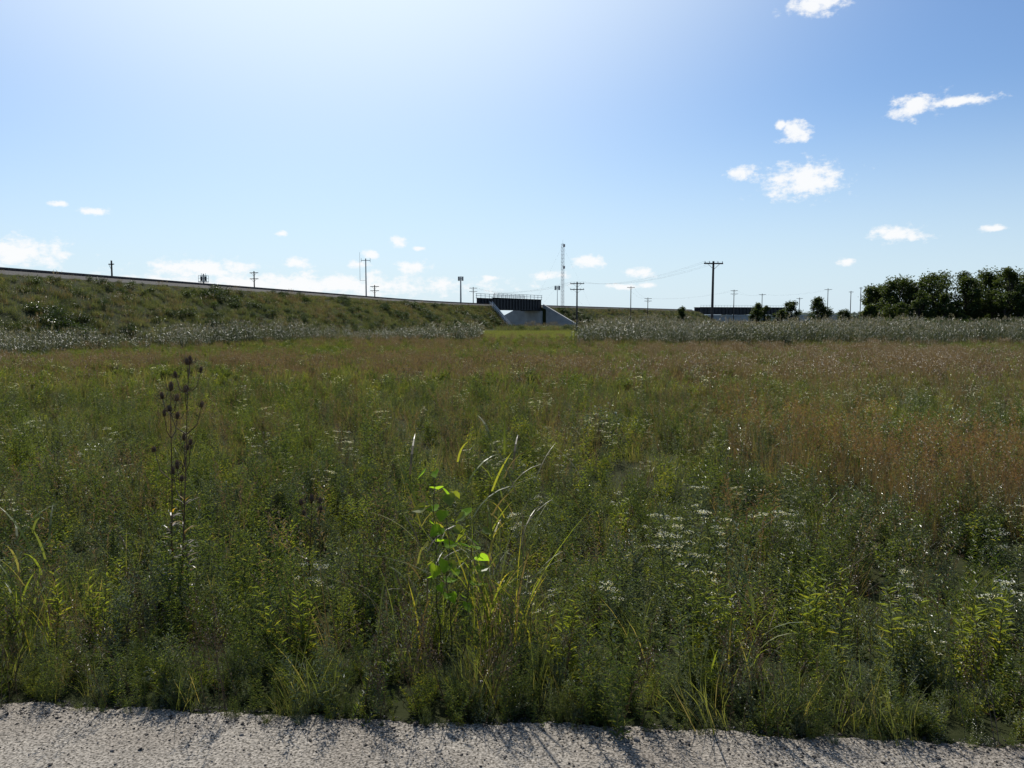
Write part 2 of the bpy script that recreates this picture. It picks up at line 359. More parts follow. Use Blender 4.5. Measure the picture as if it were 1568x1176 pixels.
# far
def mownmask(x,y): 
    w=.004*nz(x,y,.25,91)
    return (x/y>-.034+w)&(x/y<.078+w)&(y>97+7*nz(x,y,.3,92))&(y<175)
x,y=region(20,112,2.8,.74,4)
embx=-49.5+.22*y+1
k=(x>embx); x=x[k]; y=y[k]
k=(y<62)|(rng.random(len(y))<.5); x=x[k]; y=y[k]
k=~(mownmask(x,y)&(rng.random(len(x))<.85)); x=x[k]; y=y[k]
u=rng.random(len(x)); nn=nz(x,y,.13,51); n2=nz(x,y,.1,53); n3=nz(x,y,.3,57)
left=(x<-.2*y).astype(float)
bro=np.clip(.35+.28*nn+.22*n3-.25*left*sstep(35,45,y)-.16*(1-sstep(20,28,y)),.03,.85)
idx=pick(u,[(.5*(1-bro),[0,1,2]),(.8*bro,[3,4,5]),(.55*(1-bro),[6,7]),(.10,[8]),(.04+.18*np.clip(n2,0,1)*(1-bro),[9])])
scatter('distant_meadow_grass',c_far,np.stack([x,y,gz(x,y)],-1),rng.uniform(.65,1.3,len(x)),idx,.08)

# ------------------------------------------------------------ reeds
def reed_clump(n,rad,h0,h1,pl):
    mb=MB()
    for i in range(n):
        a=R.uniform(0,6.28); q=math.sqrt(R.random())*rad; b=Vector((math.cos(a)*q,math.sin(a)*q,0)); h=R.uniform(h0,h1); az=R.uniform(0,6.28)
        e=mb.blade(b,az,h,.03,.02,R.uniform(.05,.2),M_reedleaf,3)
        for j in range(8):
            p=b.lerp(e,R.uniform(.2,.9)); mb.blade(p,R.uniform(0,6.28),R.uniform(.3,.5),.05,R.uniform(.4,.8),1.0,M_reedleaf,2)
        if R.random()<pl:
            for j in range(6):
                mb.leaf(e-Vector((0,0,R.uniform(0,.25))),dirv(az+R.uniform(-1.2,1.2),R.uniform(.3,1.3)),R.uniform(.13,.24),.05,M_plume)
    return mb
c_reed=make_coll('reeds',[reed_clump(13,.6,1.4,2.4,pl).mesh('reed') for pl in (.75,.5,.25,.65,.1)])
n=17000; x=rng.uniform(-60,130,n); y=rng.uniform(42,112,n); br=x/y
front=np.where(br>.08, 72+7*nz(x,y,.06,61)+3*nz(x,y,.4,66), 87)
back=np.where(br>.08,108,104)
footx=-49.5+.22*y+1.5
leftband=(x<footx+5.5+2.5*nz(x,y,.2,62)+1.5*nz(x,y,.7,67))&(x>footx-1.5)&(y<88)
wv=.006*nz(x,y,.3,93)
mid=(br<-.036+wv)&(y>86)&(y<104)&(x>footx)
dens=.68+.5*nz(x,y,.3,63)
k=(((br>.08+wv)&(y>front)&(y<back))|leftband|(mid&(rng.random(n)<.65)))&(rng.random(n)<dens)
x=x[k]; y=y[k]; print('reeds',len(x))
hv=.86+.2*nz(x,y,.25,64)
scatter('reed_bed',c_reed,np.stack([x,y,gz(x,y)],-1),rng.uniform(.65,1.12,len(x))*hv*np.where(x/y<-.03,.82,1),pick(rng.random(len(x)),[(.55+.5*nz(x,y,.2,68).clip(-1,1),[0,1,3]),(.55,[2,4])]),.06)
# mown strip before the underpass
c_mown=make_coll('mown',[grass_clump(60,.5,.15,.35,.03,M_mown,1,segs=2).mesh('mown') for _ in range(2)])
n=9000; y=rng.uniform(88,178,n); x=rng.uniform(-.045,.09,n)*y; k=mownmask(x,y); x=x[k]; y=y[k]
scatter('mown_grass_strip',c_mown,np.stack([x,y,gz(x,y)],-1),rng.uniform(.7,1.6,len(x)),rng.integers(0,2,len(x)),.05)

# ------------------------------------------------------------ embankments
HT=6.0
def resample(pts,step):
    pts=[Vector(p) for p in pts]; dens=[]
    n=len(pts)
    for i in range(n-1):
        p0=pts[max(i-1,0)];p1=pts[i];p2=pts[i+1];p3=pts[min(i+2,n-1)]
        m=max(2,int((p2-p1).length/step))
        for j in range(m):
            t=j/m; dens.append(.5*((2*p1)+(p2-p0)*t+(2*p0-5*p1+4*p2-p3)*t*t+(3*p1-p0-3*p2+p3)*t**3))
    dens.append(pts[-1]); return dens
path1=resample([(-85,-90),(-66,-10),(-50,70),(-40,120),(-32,160),(-22.5,206),(-13,235),(-5.5,250)],2.5)
path2=resample([(9.9,275),(30,306),(56,345),(90,396)],2.5)
def nrm(path,i):
    a=path[max(i-1,0)]; b=path[min(i+1,len(path)-1)]; t=(b-a).normalized(); return Vector((t.y,-t.x)),t
def wfoot(path,i,which):
    if which==1:
        L=(path[-1]-path[i]).length; return 15-9*(1-min(L/45,1))
    L=(path[i]-path[0]).length; return 13+2*min(L/30,1)
def emb(path,which,parent):
    mb=MB(); prev=None; U=list(np.linspace(0,1,11)); nrow=0
    for i,p in enumerate(path):
        nn,t=nrm(path,i); w=wfoot(path,i,which); b0=len(mb.v); cnt=0
        for u in U[::-1]:
            q=p+nn*w*u; z=HT+( -1.1-HT)*u + float(nz(q.x,q.y,.35,71))*.35*math.sin(math.pi*u)+.3*math.sin(math.pi*u)
            mb.v.append((q.x,q.y,z)); cnt+=1
        q=p-nn*9; mb.v.append((q.x,q.y,HT)); q=p-nn*24; mb.v.append((q.x,q.y,-1.1)); cnt+=2
        if prev is not None:
            for k in range(cnt-1): mb.face((prev+k,b0+k,b0+k+1,prev+k+1)[::-1],M_ground)
        else: mb.face(tuple(range(b0,b0+cnt)),M_ground)
        prev=b0
    mb.face(tuple(range(prev,prev+cnt))[::-1],M_ground)
    return mb
mb=emb(path1,1,None); mb.obj('railway_embankment'); mb=emb(path2,2,None); mb.obj('railway_embankment')
# track
def track(path,name):
    mb=MB(); prev=None
    prof=[(-.2,0),(-.9,.45),(-4.2,.45),(-4.9,0)]
    for i,p in enumerate(path):
        nn,t=nrm(path,i); b0=len(mb.v)
        for o,z in prof: q=p+nn*o; mb.v.append((q.x,q.y,HT+z))
        for o in (-1.78,-3.3):
            for dx,dz in ((.05,.5),(.05,.8),(-.05,.8),(-.05,.5)):
                q=p+nn*(o+dx); mb.v.append((q.x,q.y,HT+dz))
        if prev is not None:
            for k in range(3): mb.face((prev+k,b0+k,b0+k+1,prev+k+1)[::-1],M_ballast)
            for r in (4,8):
                for k in range(3): mb.face((prev+r+k,b0+r+k,b0+r+k+1,prev+r+k+1)[::-1],M_rust)
            L=(p-path[i-1]).length; m=max(1,int(L/.62))
            for j in range(m):
                c=path[i-1].lerp(p,j/m)+nn*-2.55; mb.box((c.x,c.y,HT+.5),2.7,.26,.2,M_pole,(nn.x,nn.y))
        prev=b0
    return mb.obj(name)
track(path1,'railway_track'); track(path2,'railway_track')
def slope_pts(path,which,n):
    P=[]; 
    Ls=np.array([0]+[ (path[i+1]-path[i]).length for i in range(len(path)-1)]).cumsum()
    for _ in range(n):
        s=R.uniform(0,Ls[-1]); i=min(len(path)-2,int(np.searchsorted(Ls,s))-1); i=max(i,0)
        t=(s-Ls[i])/max(Ls[i+1]-Ls[i],1e-6); p=path[i].lerp(path[i+1],t); nn,_t=nrm(path,i); w=wfoot(path,i,which)
        u=R.uniform(.0,1.05); q=p+nn*w*u
        z=HT+(-1.1-HT)*u+float(nz(q.x,q.y,.35,71))*.35*math.sin(math.pi*min(u,1))+.3*math.sin(math.pi*min(u,1))
        P.append((q.x,q.y,z-.04))
    return np.array(P)
def leafball(r,n,s,mat,flat=.8):
    mb=MB()
    lobes=[(Vector((R.uniform(-.5,.5),R.uniform(-.5,.5),R.uniform(.2,.6)))*r,r*R.uniform(.4,.7)) for _ in range(6)]
    for i in range(5):
        mb.tube((0,0,-.1),lobes[i][0],.03*r,.01*r,M_bark,4,False)
    for i in range(n):
        c,rr=R.choice(lobes); d=dirv(R.uniform(0,6.28),math.asin(R.uniform(-.6,1)))
        p=c+d*rr*R.uniform(.55,1.05); p.z=max(p.z,.02)
        mb.leaf(p,dirv(R.uniform(0,6.28),R.uniform(-.3,1.2)),s*R.uniform(.6,1.3),s*.55,mat)
    return mb
slope=[grass_clump(70,.6,.35,.75,.035,M_emb,1,segs=2) for _ in range(3)]
slope+= [weed_clump(16,.55,.5,.9,.16,.05,M_emb,12,branch=False) for _ in range(2)]
slope+= [leafball(.8,420,.15,M_shrub) for _ in range(2)]
slope+= [grass_clump(60,.6,.4,.8,.03,M_dry,1,M_dry,16,segs=2)]
slope+= [weed_clump(16,.55,.4,.8,.14,.05,M_shrub,12,branch=False)]
c_slope=make_coll('slope_plants',[m.mesh('plant') for m in slope])
for path,w,n in ((path1,1,13000),(path2,2,3500)):
    P=slope_pts(path,w,n); k=(P[:,1]>20); P=P[k]
    u=rng.random(len(P)); nn=nz(P[:,0]*1,P[:,1]*1,.16,81); n4=nz(P[:,0],P[:,1]*.6,.5,83); n5=nz(P[:,0],P[:,1]*.5+P[:,2],.8,85)
    low=np.clip((3-P[:,2])/4,0,1)
    idx=pick(u,[(.36,[0,1,2]),(.26,[3,4]),(.02+.20*np.clip(n4,0,1)**1.3+.05*low,[5,6]),(.06+.45*np.clip(-nn,0,1)*np.clip(n5+.4,0,1),[7]),(.04+.25*np.clip(n5,0,1),[8])])
    sc=rng.uniform(.45,1.1,len(P)); sc=np.where((P[:,2]>5.4),sc*.55,sc); sc*=1+.7*np.clip(n4,0,1)*((idx==5)|(idx==6))
    scatter('embankment_vegetation',c_slope,P,sc,idx,.15)
n=9000; y=rng.uniform(103,390,n); x=rng.uniform(-.02,.8,n)*y
ok=~((x/y<.085)&(y<176))
ax,ay=9.9,275; tx,ty=.55,.835
sd=(x-ax)*ty-(y-ay)*tx
ok&=~((y>262)&(sd<16)); x=x[ok]; y=y[ok]
idx=pick(rng.random(len(x)),[(.5*np.ones(len(x)),[0,1,2]),(.3,[3,4]),(.06,[5,6]),(.08,[7])])
scatter('rough_grassland',c_slope,np.stack([x,y,gz(x,y)],-1),rng.uniform(.9,1.9,len(x)),idx,.1)

# ------------------------------------------------------------ railway bridge
T=Vector((15.4,25)).normalized(); NR=Vector((T.y,-T.x))
A=Vector((-5.5,250)); B=Vector((9.9,275)); span=(B-A).length
def mk(name): 
    e=bpy.data.objects.new(name,None); scene.collection.objects.link(e); return e
def child(mb,name,par): o=mb.obj(name); o.parent=par; return o
br=mk('railway_bridge')
mb=MB()
for off in (-.3,-6.2):     # two plate girders
    c=(A+B)/2+NR*off
    mb.box((c.x,c.y,6.7),span+1.0,.12,3.6,M_girder,(T.x,T.y))
    for zz in (4.9,8.5): mb.box((c.x,c.y,zz+.03),span+1.2,.7,.14,M_girder,(T.x,T.y))
    nst=16
    for i in range(nst+1):
        q=A+T*(i/nst)*span+NR*(off+.22); mb.box((q.x,q.y,6.7),.12,.28,3.5,M_girder,(T.x,T.y))
child(mb,'plate_girders',br)
mb=MB(); c=(A+B)/2+NR*-3.25
mb.box((c.x,c.y,5.25),span+.6,5.6,.5,M_girder,(T.x,T.y)); child(mb,'deck',br)
mb=MB()
for off in (.15,-6.6):
    for i in range(13):
        q=A+T*(i/12)*(span)+NR*off; mb.tube((q.x,q.y,8.6),(q.x,q.y,10.0),.07,.07,M_steel,5)
    for zz in (9.3,9.95):
        q0=A+NR*off-T*.5; q1=B+NR*off+T*.5; mb.tube((q0.x,q0.y,zz),(q1.x,q1.y,zz),.07,.07,M_steel,5)
child(mb,'handrails',br)
def wall(mb,p0,p1,z0,z1a,z1b,th,mat):
    d=(p1-p0).normalized(); n=Vector((-d.y,d.x))*th/2; b=len(mb.v)
    for p,zt in ((p0,z1a),(p1,z1b)):
        for s in (-1,1):
            for z in (z0,zt): q=p+n*s; mb.v.append((q.x,q.y,z))
    for q in ((0,4,5,1),(2,3,7,6),(1,5,7,3),(0,2,6,4),(0,1,3,2),(4,6,7,5)): mb.face(tuple(b+i for i in q),mat)
mb=MB()
wall(mb,B+NR*.6,B-NR*8,-1.2,4.75,4.75,1.2,M_conc)
wall(mb,A+NR*.6,A-NR*8,-1.2,4.75,4.75,1.2,M_conc)
child(mb,'abutments',br)
mb=MB()
wall(mb,B+NR*.7+T*.5,B+NR*14-T*1.5,-1.2,7.0,.6,.7,M_conc)
wall(mb,B-NR*8.1,B-NR*22,-1.2,6.2,0,.7,M_conc)
wall(mb,A+NR*.7-T*.5,A+NR*6.3-T*.2,-1.2,6.2,-.2,.7,M_conc)
wall(mb,A-NR*8.1,A-NR*20,-1.2,6.2,0,.7,M_conc)
child(mb,'wing_walls',br)
mb=MB()   # stair rail down the slope at the near end
s0=A+NR*.3-T*1.6; s1=A+NR*7.2-T*1.4
for o in (0,1.3):
    a0=s0-T*o; a1=s1-T*o
    for dz in (.55,1.1): mb.tube((a0.x,a0.y,HT+.2+dz),(a1.x,a1.y,-.8+dz),.07,.07,M_white,5)
    for i in range(9):
        q=a0.lerp(a1,i/8); z=HT+.2+(-1.0-HT)*i/8; mb.tube((q.x,q.y,z-.3),(q.x,q.y,z+1.15),.06,.06,M_white,5)
for i in range(30):
    q=s0.lerp(s1,i/29)-T*.65; z=HT+.2+(-1.0-HT)*i/29; mb.box((q.x,q.y,z),.26,1.2,.06,M_steel,(NR.x,NR.y))
mb.obj('embankment_staircase')

# second bridge with retaining wall
br=mk('railway_bridge')
A2=Vector((93,398)); B2=Vector((139,412)); T2=(B2-A2).normalized(); N2=Vector((T2.y,-T2.x)); sp2=(B2-A2).length
mb=MB()
for off in (0,-6):
    c=(A2+B2)/2+N2*off; mb.box((c.x,c.y,6.2),sp2,.15,3.4,M_girder,(T2.x,T2.y))
    for zz in (4.45,7.95): mb.box((c.x,c.y,zz),sp2+.3,.8,.16,M_girder,(T2.x,T2.y))
    for i in range(25):
        q=A2+T2*(i/24)*sp2+N2*(off+.25); mb.box((q.x,q.y,6.2),.15,.34,3.3,M_girder,(T2.x,T2.y))
c=(A2+B2)/2+N2*-3; mb.box((c.x,c.y,4.9),sp2,5.7,.5,M_girder,(T2.x,T2.y))
for i in range(30):
    q=A2+T2*(i/29)*sp2+N2*.2; mb.tube((q.x,q.y,8.0),(q.x,q.y,8.9),.05,.05,M_steel,4)
q0=A2+N2*.2;q1=B2+N2*.2; mb.tube((q0.x,q0.y,8.9),(q1.x,q1.y,8.9),.05,.05,M_steel,4)
child(mb,'plate_girders',br)
mb=MB()
wall(mb,A2-N2*-.2,A2-N2*8,-1.2,4.35,4.35,2,M_conc); wall(mb,B2+N2*.2,B2-N2*8,-1.2,4.35,4.35,2,M_conc)
wall(mb,(A2+B2)/2+N2*.2,(A2+B2)/2-N2*7,-1.2,4.35,4.35,1.6,M_conc)
child(mb,'piers',br)
mb=MB(); p0=A2+N2*3-T2*4
for i in range(16):
    a=p0+T2*i*5.2; b_=p0+T2*(i*5.2+5.12); wall(mb,a,b_,-1.2,3.9,3.9,.5,M_conc)
wall(mb,p0+N2*.35,p0+N2*.35+T2*83,3.6,4.2,4.2,.3,M_conc)
mb.obj('concrete_retaining_wall')
mb=MB(); q0=B2+T2*2; q1=B2+T2*120
pr=[(2.2,3.7),(-2,5.2),(-12,5.2),(-30,-1.2)]
for q in (q0,q1):
    for o,z in [(2.2,-1.2)]+pr: r=q+N2*o; mb.v.append((r.x,r.y,z))
for k in range(4): mb.face((k,k+5,k+6,k+1),M_emb)
mb.face((0,1,2,3,4),M_emb); mb.face((5,6,7,8,9)[::-1],M_emb)
mb.obj('railway_embankment')

# ------------------------------------------------------------ trees
def tree_into(mb,x,y,z,h,w,nl,s,mat=M_tree,trunk=True,low=.12,nL=18):
    if trunk:
        mb.tube((x,y,z-.3),(x+R.uniform(-.3,.3),y,z+h*.45),h*.022,h*.014,M_bark,7,False)
    lobes=[]
    for i in range(nL):
        u=low+(.97-low)*((i+.5)/nL); rad=w*.5*math.sin(math.pi*min(1,(u*.72+.2)))**.7*R.uniform(.25,1)
        r=w*R.uniform(.11,.22)
        a=R.uniform(0,6.28); c=Vector((x+math.cos(a)*rad*.85,y+math.sin(a)*rad*.85,z+min(h*u,h-r*.8)))
        lobes.append((c,r))
        if trunk: mb.tube((x,y,z+h*max(.12,u*.5)),c,h*.009,h*.003,M_bark,5,False)
    for i in range(nl):
        c,r=R.choice(lobes); d=dirv(R.uniform(0,6.28),math.asin(R.uniform(-1,1))); rr=r*(R.uniform(.3,1.0)+max(0,R.gauss(0,.22)))
        p=c+Vector((d.x*rr,d.y*rr,d.z*rr*.85)); p.z=max(p.z,z+.1)
        mb.leaf(p,dirv(R.uniform(0,6.28),R.uniform(-.8,1)),s*R.uniform(.6,1.4),s*R.uniform(.5,.9),mat)
mb=MB()
def toph(px): return np.interp(px,[1318,1335,1400,1450,1500,1568,1700],[432,429,423,417,413,405,397])
for Y0 in (212,234):
    px=1336+R.uniform(0,8)
    while px<1740:      # canopy trees
        Yt=Y0+R.uniform(-8,8)-.02*(px-1322); w=R.uniform(8,14); h=(490-toph(px)+R.uniform(-14,4))/F*Yt+2.5
        tree_into(mb,bx(px)*Yt,Yt,-.9,h,w,3600,.62,low=.1,nL=24); px+=w*R.uniform(2.8,4.2)
px=1326
while px<1740:      # lower understorey and edge growth
    Yt=198+R.uniform(-4,4); w=R.uniform(5,9); h=R.uniform(.35,.75)*((490-toph(px))/F*Yt+2.5)
    tree_into(mb,bx(px)*Yt,Yt,-.9,h,w,1800,.55,low=.0,nL=12); px+=R.uniform(14,24)
mb.obj('tree_line')
def tree(px,ytop,Yt,w,n=1600):
    h=(490-ytop)/F*Yt+2.5; mb=MB(); tree_into(mb,0,0,0,h,w,n,.6,low=.18); mb.obj('tree',(bx(px)*Yt,Yt,-.9))
tree(1250,455,300,9,4200); tree(1211,461,320,8,3200); tree(1157,464,330,7,2400); tree(1170,468,335,5.5,1800); tree(1328,466,190,4.5,2200)
tree(1192,474,310,6,1800); tree(1290,474,330,7,2200); tree(1044,470,300,4.5,1400)
mb=MB()
for i in range(90):
    px=R.uniform(860,2000); Yt=R.uniform(520,640); tree_into(mb,bx(px)*Yt,Yt,-.9,R.uniform(5,9),R.uniform(8,14),260,1.5,trunk=False,low=.0)
mb.obj('distant_tree_line')
mb_sh=[leafball(1.0,600,.2,M_shrub) for _ in range(3)]
c_sh=make_coll('bushes',[m.mesh('bush') for m in mb_sh])
pts=[];sc=[]
for i in range(170):
    px=R.uniform(905,1075); Yt=R.uniform(285,300)+ (px-905)*.45; pts.append((bx(px)*Yt,Yt-8,-.9)); sc.append(R.uniform(.8,2.2))
for i in range(110):
    px=R.uniform(1060,1330); Yt=R.uniform(375,392); pts.append((bx(px)*Yt,Yt,-.9)); sc.append(R.uniform(.6,1.7))
for i in range(60):
    Yt=R.uniform(412,424); xx=R.uniform(141,240); pts.append((xx,Yt+(xx-139)*.3,4.0)); sc.append(R.uniform(.8,2.2))
for i in range(260):
    px=R.uniform(1312,1800); Yt=R.uniform(175,195); pts.append((bx(px)*Yt,Yt,-.9)); sc.append(R.uniform(1,2.8))
for i in range(40):
    px=R.uniform(1180,1320); Yt=R.uniform(150,200); pts.append((bx(px)*Yt,Yt,-.9)); sc.append(R.uniform(.8,1.7))
scatter('bushes',c_sh,np.array(pts),sc,rng.integers(0,3,len(pts)),.1)

# ------------------------------------------------------------ poles
def upole(px,Yt,ytop,arms=(.35,),aw=2.4,r=.15,azim=0.1,lean=0,name='utility_pole',insul=True):
    z0=-1.0; top=CAMZ+(490-ytop)/F*Yt; h=top-z0; mb=MB()
    tp=Vector((lean*h,0,h)); mb.tube((0,0,-.5),tp,r*1.25,r*.8,M_pole,10)
    ca,sa=math.cos(azim),math.sin(azim)
    for a in arms:
        c=Vector((lean*(h-a),0,h-a)); mb.box((c.x-sa*.2,c.y-ca*.2,c.z),aw,.14,.16,M_pole,(ca,sa))
        if insul:
            for o in (-.46,-.22,.22,.46):
                q=c+Vector((ca*aw*o-sa*.0,sa*aw*o-.2,0)); mb.tube(q+Vector((0,0,.08)),q+Vector((0,0,.28)),.05,.035,M_steel,6)
        for s in (-1,1):
            mb.tube(c+Vector((0,-.25,-.75)),c+Vector((ca*aw*.3*s,-.25,-.05)),.03,.03,M_pole,4)
    o=mb.obj(name,(bx(px)*Yt,Yt,z0)); return o,Vector((bx(px)*Yt,Yt,z0))+tp
o1,t1=upole(1089,102,401,(.3,),2.5,.16,.15,.006)
o2,t2=upole(883,168,432,(.4,1.6),2.9,.17,-.05,0)
tops=[t1,t2]
for px,Yt,yt,ar,aw in ((392,190,416,(.4,1.8),2.2),(575,215,437,(.4,1.5),2.4),(725,300,440,(.4,1.6),3.0),(965,300,439,(.4,),3),(991,330,456,(.4,1.4),3),(1122,340,444,(.4,1.8),3),(1165,360,450,(.4,),3),(1265,360,442,(.5,),3.2),(1300,340,446,(.4,),2),(1315,330,440,(.4,),1.6),(176,130,400,(.6,),1.0),(1222,380,456,(.4,),3)):
    o,t=upole(px,Yt,yt,ar,aw,.16,R.uniform(-.3,.3),0,insul=False); tops.append(t)
def wire(mb,a,b,sag,r=.018,n=14):
    pp=None
    for i in range(n+1):
        u=i/n; p=a.lerp(b,u)-Vector((0,0,sag*4*u*(1-u)))
        if pp is not None: mb.tube(pp,p,r,r,M_wire,4,False)
        pp=p
mb=MB()
for o in (-1.1,-.5,.5,1.1):
    wire(mb,t1+Vector((o,-.2,0)),t2+Vector((o*1.1,-.2,0)),1.4,.006)
    wire(mb,t2+Vector((o*1.1,-.2,0)),tops[4]+Vector((o,-.2,-.2)),2.0,.008)
for a,b in ((5,6),(6,7),(7,8),(8,9)):
    for o in (-1.0,1.0): wire(mb,tops[a]+Vector((o,0,-.4)),tops[b]+Vector((o,0,-.4)),1.2,.01)
mb.obj('overhead_power_lines')
def lattice(px,Yt,ytop,w,name,mat):
    z0=-1; h=CAMZ+(490-ytop)/F*Yt-z0; mb=MB(); n=int(h/1.3)
    leg=[Vector((math.cos(a)*w,math.sin(a)*w,0)) for a in (.5,2.6,4.7)]
    for l in leg: mb.tube(l,l+Vector((0,0,h)),.06,.05,mat,5)
    for i in range(n):
        za,zb=i*h/n,(i+1)*h/n
        for k in range(3):
            a,b=leg[k],leg[(k+1)%3]
            mb.tube(a+Vector((0,0,za)),b+Vector((0,0,zb)),.035,.035,mat,4,False)
            mb.tube(a+Vector((0,0,zb)),b+Vector((0,0,zb)),.035,.035,mat,4,False)
    for z in (h*.98,h*.72): mb.box((0.5,0,z),.7,.3,1.0,mat); 
    mb.tube((0,0,h),(0,0,h+1.5),.04,.02,mat,4)
    for a in (.5,2.6,4.7):
        for zz in (h*.95,h*.55): mb.tube((math.cos(a)*w,math.sin(a)*w,zz),(math.cos(a)*h*.55,math.sin(a)*h*.55,0),.008,.008,M_wire,3,False)
    return mb.obj(name,(bx(px)*Yt,Yt,z0))
lattice(861,300,375,.6,'lattice_radio_mast',M_redw)
def monopole(px,Yt,ytop,r,name,head):
    z0=-1; h=CAMZ+(490-ytop)/F*Yt-z0; mb=MB(); mb.tube((0,0,0),(0,0,h),r*1.4,r*.8,M_steel,10)
    if head=='panel':
        for zz in (h-.8,):
            for k in range(12):
                a=k*math.pi/6; mb.box((math.cos(a)*.9,math.sin(a)*.9,zz),.2,.14,1.5,M_steel,(math.cos(a),math.sin(a)))
            for k in range(12):
                a=k*math.pi/6; b2=a+math.pi/6
                mb.tube((math.cos(a)*.85,math.sin(a)*.85,zz),(math.cos(b2)*.85,math.sin(b2)*.85,zz),.05,.05,M_steel,4)
            for k in range(3):
                a=k*2.09; mb.tube((0,0,zz),(math.cos(a)*.85,math.sin(a)*.85,zz),.05,.05,M_steel,4)
    elif head=='arms':
        for zz,w in ((h-.6,3.0),):
            mb.box((0,0,zz),w,.14,.16,M_steel)
            for s in (-1,1): mb.tube((s*w*.48,0,zz-.6),(s*w*.48,0,zz+.7),.06,.06,M_steel,5)
        mb.tube((-1.9,0,h-7),(-1.9,0,h+2),.06,.04,M_steel,5); mb.tube((-1.9,0,h-7),(0,0,h-7),.05,.05,M_steel,4)
    elif head=='platform':
        mb.box((0,0,h-1.4),1.5,1.0,.12,M_steel)
        for x in (-.7,0,.7):
            for y in (-.45,.45): mb.tube((x,y,h-1.4),(x,y,h-.3),.03,.03,M_steel,4)
        for y in (-.45,.45):
            for z in (h-.8,h-.3): mb.tube((-.7,y,z),(.7,y,z),.03,.03,M_steel,4)
        for x in (-.35,.35): mb.box((x,0,h-.85),.28,.3,.8,M_girder); mb.tube((x,0,h-.5),(x,0,h+.1),.03,.03,M_steel,4)
    return mb.obj(name,(bx(px)*Yt,Yt,z0))
monopole(562,260,397,.2,'radio_monopole','arms')
monopole(706,290,424,.26,'cell_tower','panel')
monopole(315,140,420,.12,'signal_platform','platform')
monopole(853,290,438,.1,'cell_tower','panel')

# ------------------------------------------------------------ foreground hero plants
def place(px,Yd): x=bx(px)*(Yd*1.0+.1); return x,Yd,float(gz(np.array(x),np.array(Yd)))
def tz_head(mb,c,L,r,d):
    d=d.normalized(); a=d.orthogonal().normalized(); b=d.cross(a); b0=len(mb.v); nu,nv=8,7
    for j in range(nv+1):
        t=j/nv; rr=r*math.sin(math.pi*(.08+.88*t))**.7
        for i in range(nu):
            th=2*math.pi*i/nu+j*.3; mb.v.append(tuple(c+d*L*t+a*math.cos(th)*rr+b*math.sin(th)*rr))
    for j in range(nv):
        for i in range(nu): mb.face((b0+j*nu+i,b0+j*nu+(i+1)%nu,b0+(j+1)*nu+(i+1)%nu,b0+(j+1)*nu+i),M_dead)
    for i in range(110):
        t=R.random(); th=R.uniform(0,6.28); rr=r*math.sin(math.pi*(.08+.88*t))**.7
        o=(a*math.cos(th)+b*math.sin(th)); mb.leaf(c+d*L*t+o*rr*.9,o+d*.5,r*.75,.0022,M_dead)
    for i in range(7):
        th=i*.9; o=(a*math.cos(th)+b*math.sin(th)); p=c.copy(); q=p
        for k in range(4):
            q2=q+(o*(1-k*.25)+d*(.15+k*.3)).normalized()*L*.32; mb.tube(q,q2,.0014,.001,M_dead,3,False); q=q2
def teasel(mb,bp,h,leanx,nodes,sp=1.0):
    p=Vector(bp); pts=[p.copy()]; n=8
    for i in range(n): p=p+Vector((leanx/n+R.uniform(-.006,.006),R.uniform(-.008,.008),h/n)); pts.append(p.copy())
    for i in range(n): mb.tube(pts[i],pts[i+1],.006-.0005*i,.006-.0005*(i+1),M_dead,6,False)
    tz_head(mb,pts[-1],.055,.013,Vector((leanx,0,1)))
    at=lambda u:(pts[min(n-1,int(u*n))].lerp(pts[min(n-1,int(u*n))+1],u*n-min(n-1,int(u*n))))
    a=R.uniform(0,3)
    for u in nodes:
        a+=1.57
        for s in (0,1):
            q=at(u); aa=a+s*math.pi+R.uniform(-.3,.3); L=(.08+.26*(1-u))*R.uniform(.75,1.15)*sp
            e1=q+dirv(aa,.7)*L*.55; e2=e1+dirv(aa,1.3)*L*.7
            mb.tube(q,e1,.003,.0026,M_dead,4,False); mb.tube(e1,e2,.0026,.002,M_dead,4,False)
            tz_head(mb,e2,R.uniform(.034,.046),R.uniform(.010,.013),dirv(aa,1.4))
    for i in range(34):
        u=R.uniform(.1,.5); q=at(u); mt=R.choice([M_yel,M_dead,M_dead,M_dead,M_dry]); mb.blade(q,R.uniform(0,6.28),R.uniform(.05,.12),.014,R.uniform(.5,1.3),R.uniform(.5,1.5),mt,3)
mb=MB(); teasel(mb,(0,0,0),1.60,.14,[.60,.74,.83,.89,.95]); teasel(mb,(-.05,.05,0),1.44,.05,[.62,.8,.9]); teasel(mb,(.05,.1,0),.95,-.05,[.8])
mb.obj('teasel_plant',place(268,4.75))
mb=MB(); teasel(mb,(0,0,0),.75,.03,[.7,.85]); mb.obj('teasel_plant',place(470,5.0))
def heart(mb,p,d,L,mat):
    d=d.normalized(); side=d.cross(Vector((0,0,1))).normalized(); n=side.cross(d)
    side=(side*R.uniform(.6,1)+n*R.uniform(-.8,.8)).normalized(); n=side.cross(d)
    out=[(0,0),(-.08,.22),(.05,.42),(.3,.48),(.6,.32),(1,0),(.6,-.32),(.3,-.48),(.05,-.42),(-.08,-.22)]
    b=len(mb.v); mb.v.append(tuple(p+d*L*.4-n*L*.06)); 
    for u,v in out: mb.v.append(tuple(p+d*L*u+side*L*v*.95+n*abs(v)*L*.12))
    for i in range(len(out)): mb.face((b,b+1+i,b+1+(i+1)%len(out)),mat)
mb=MB()
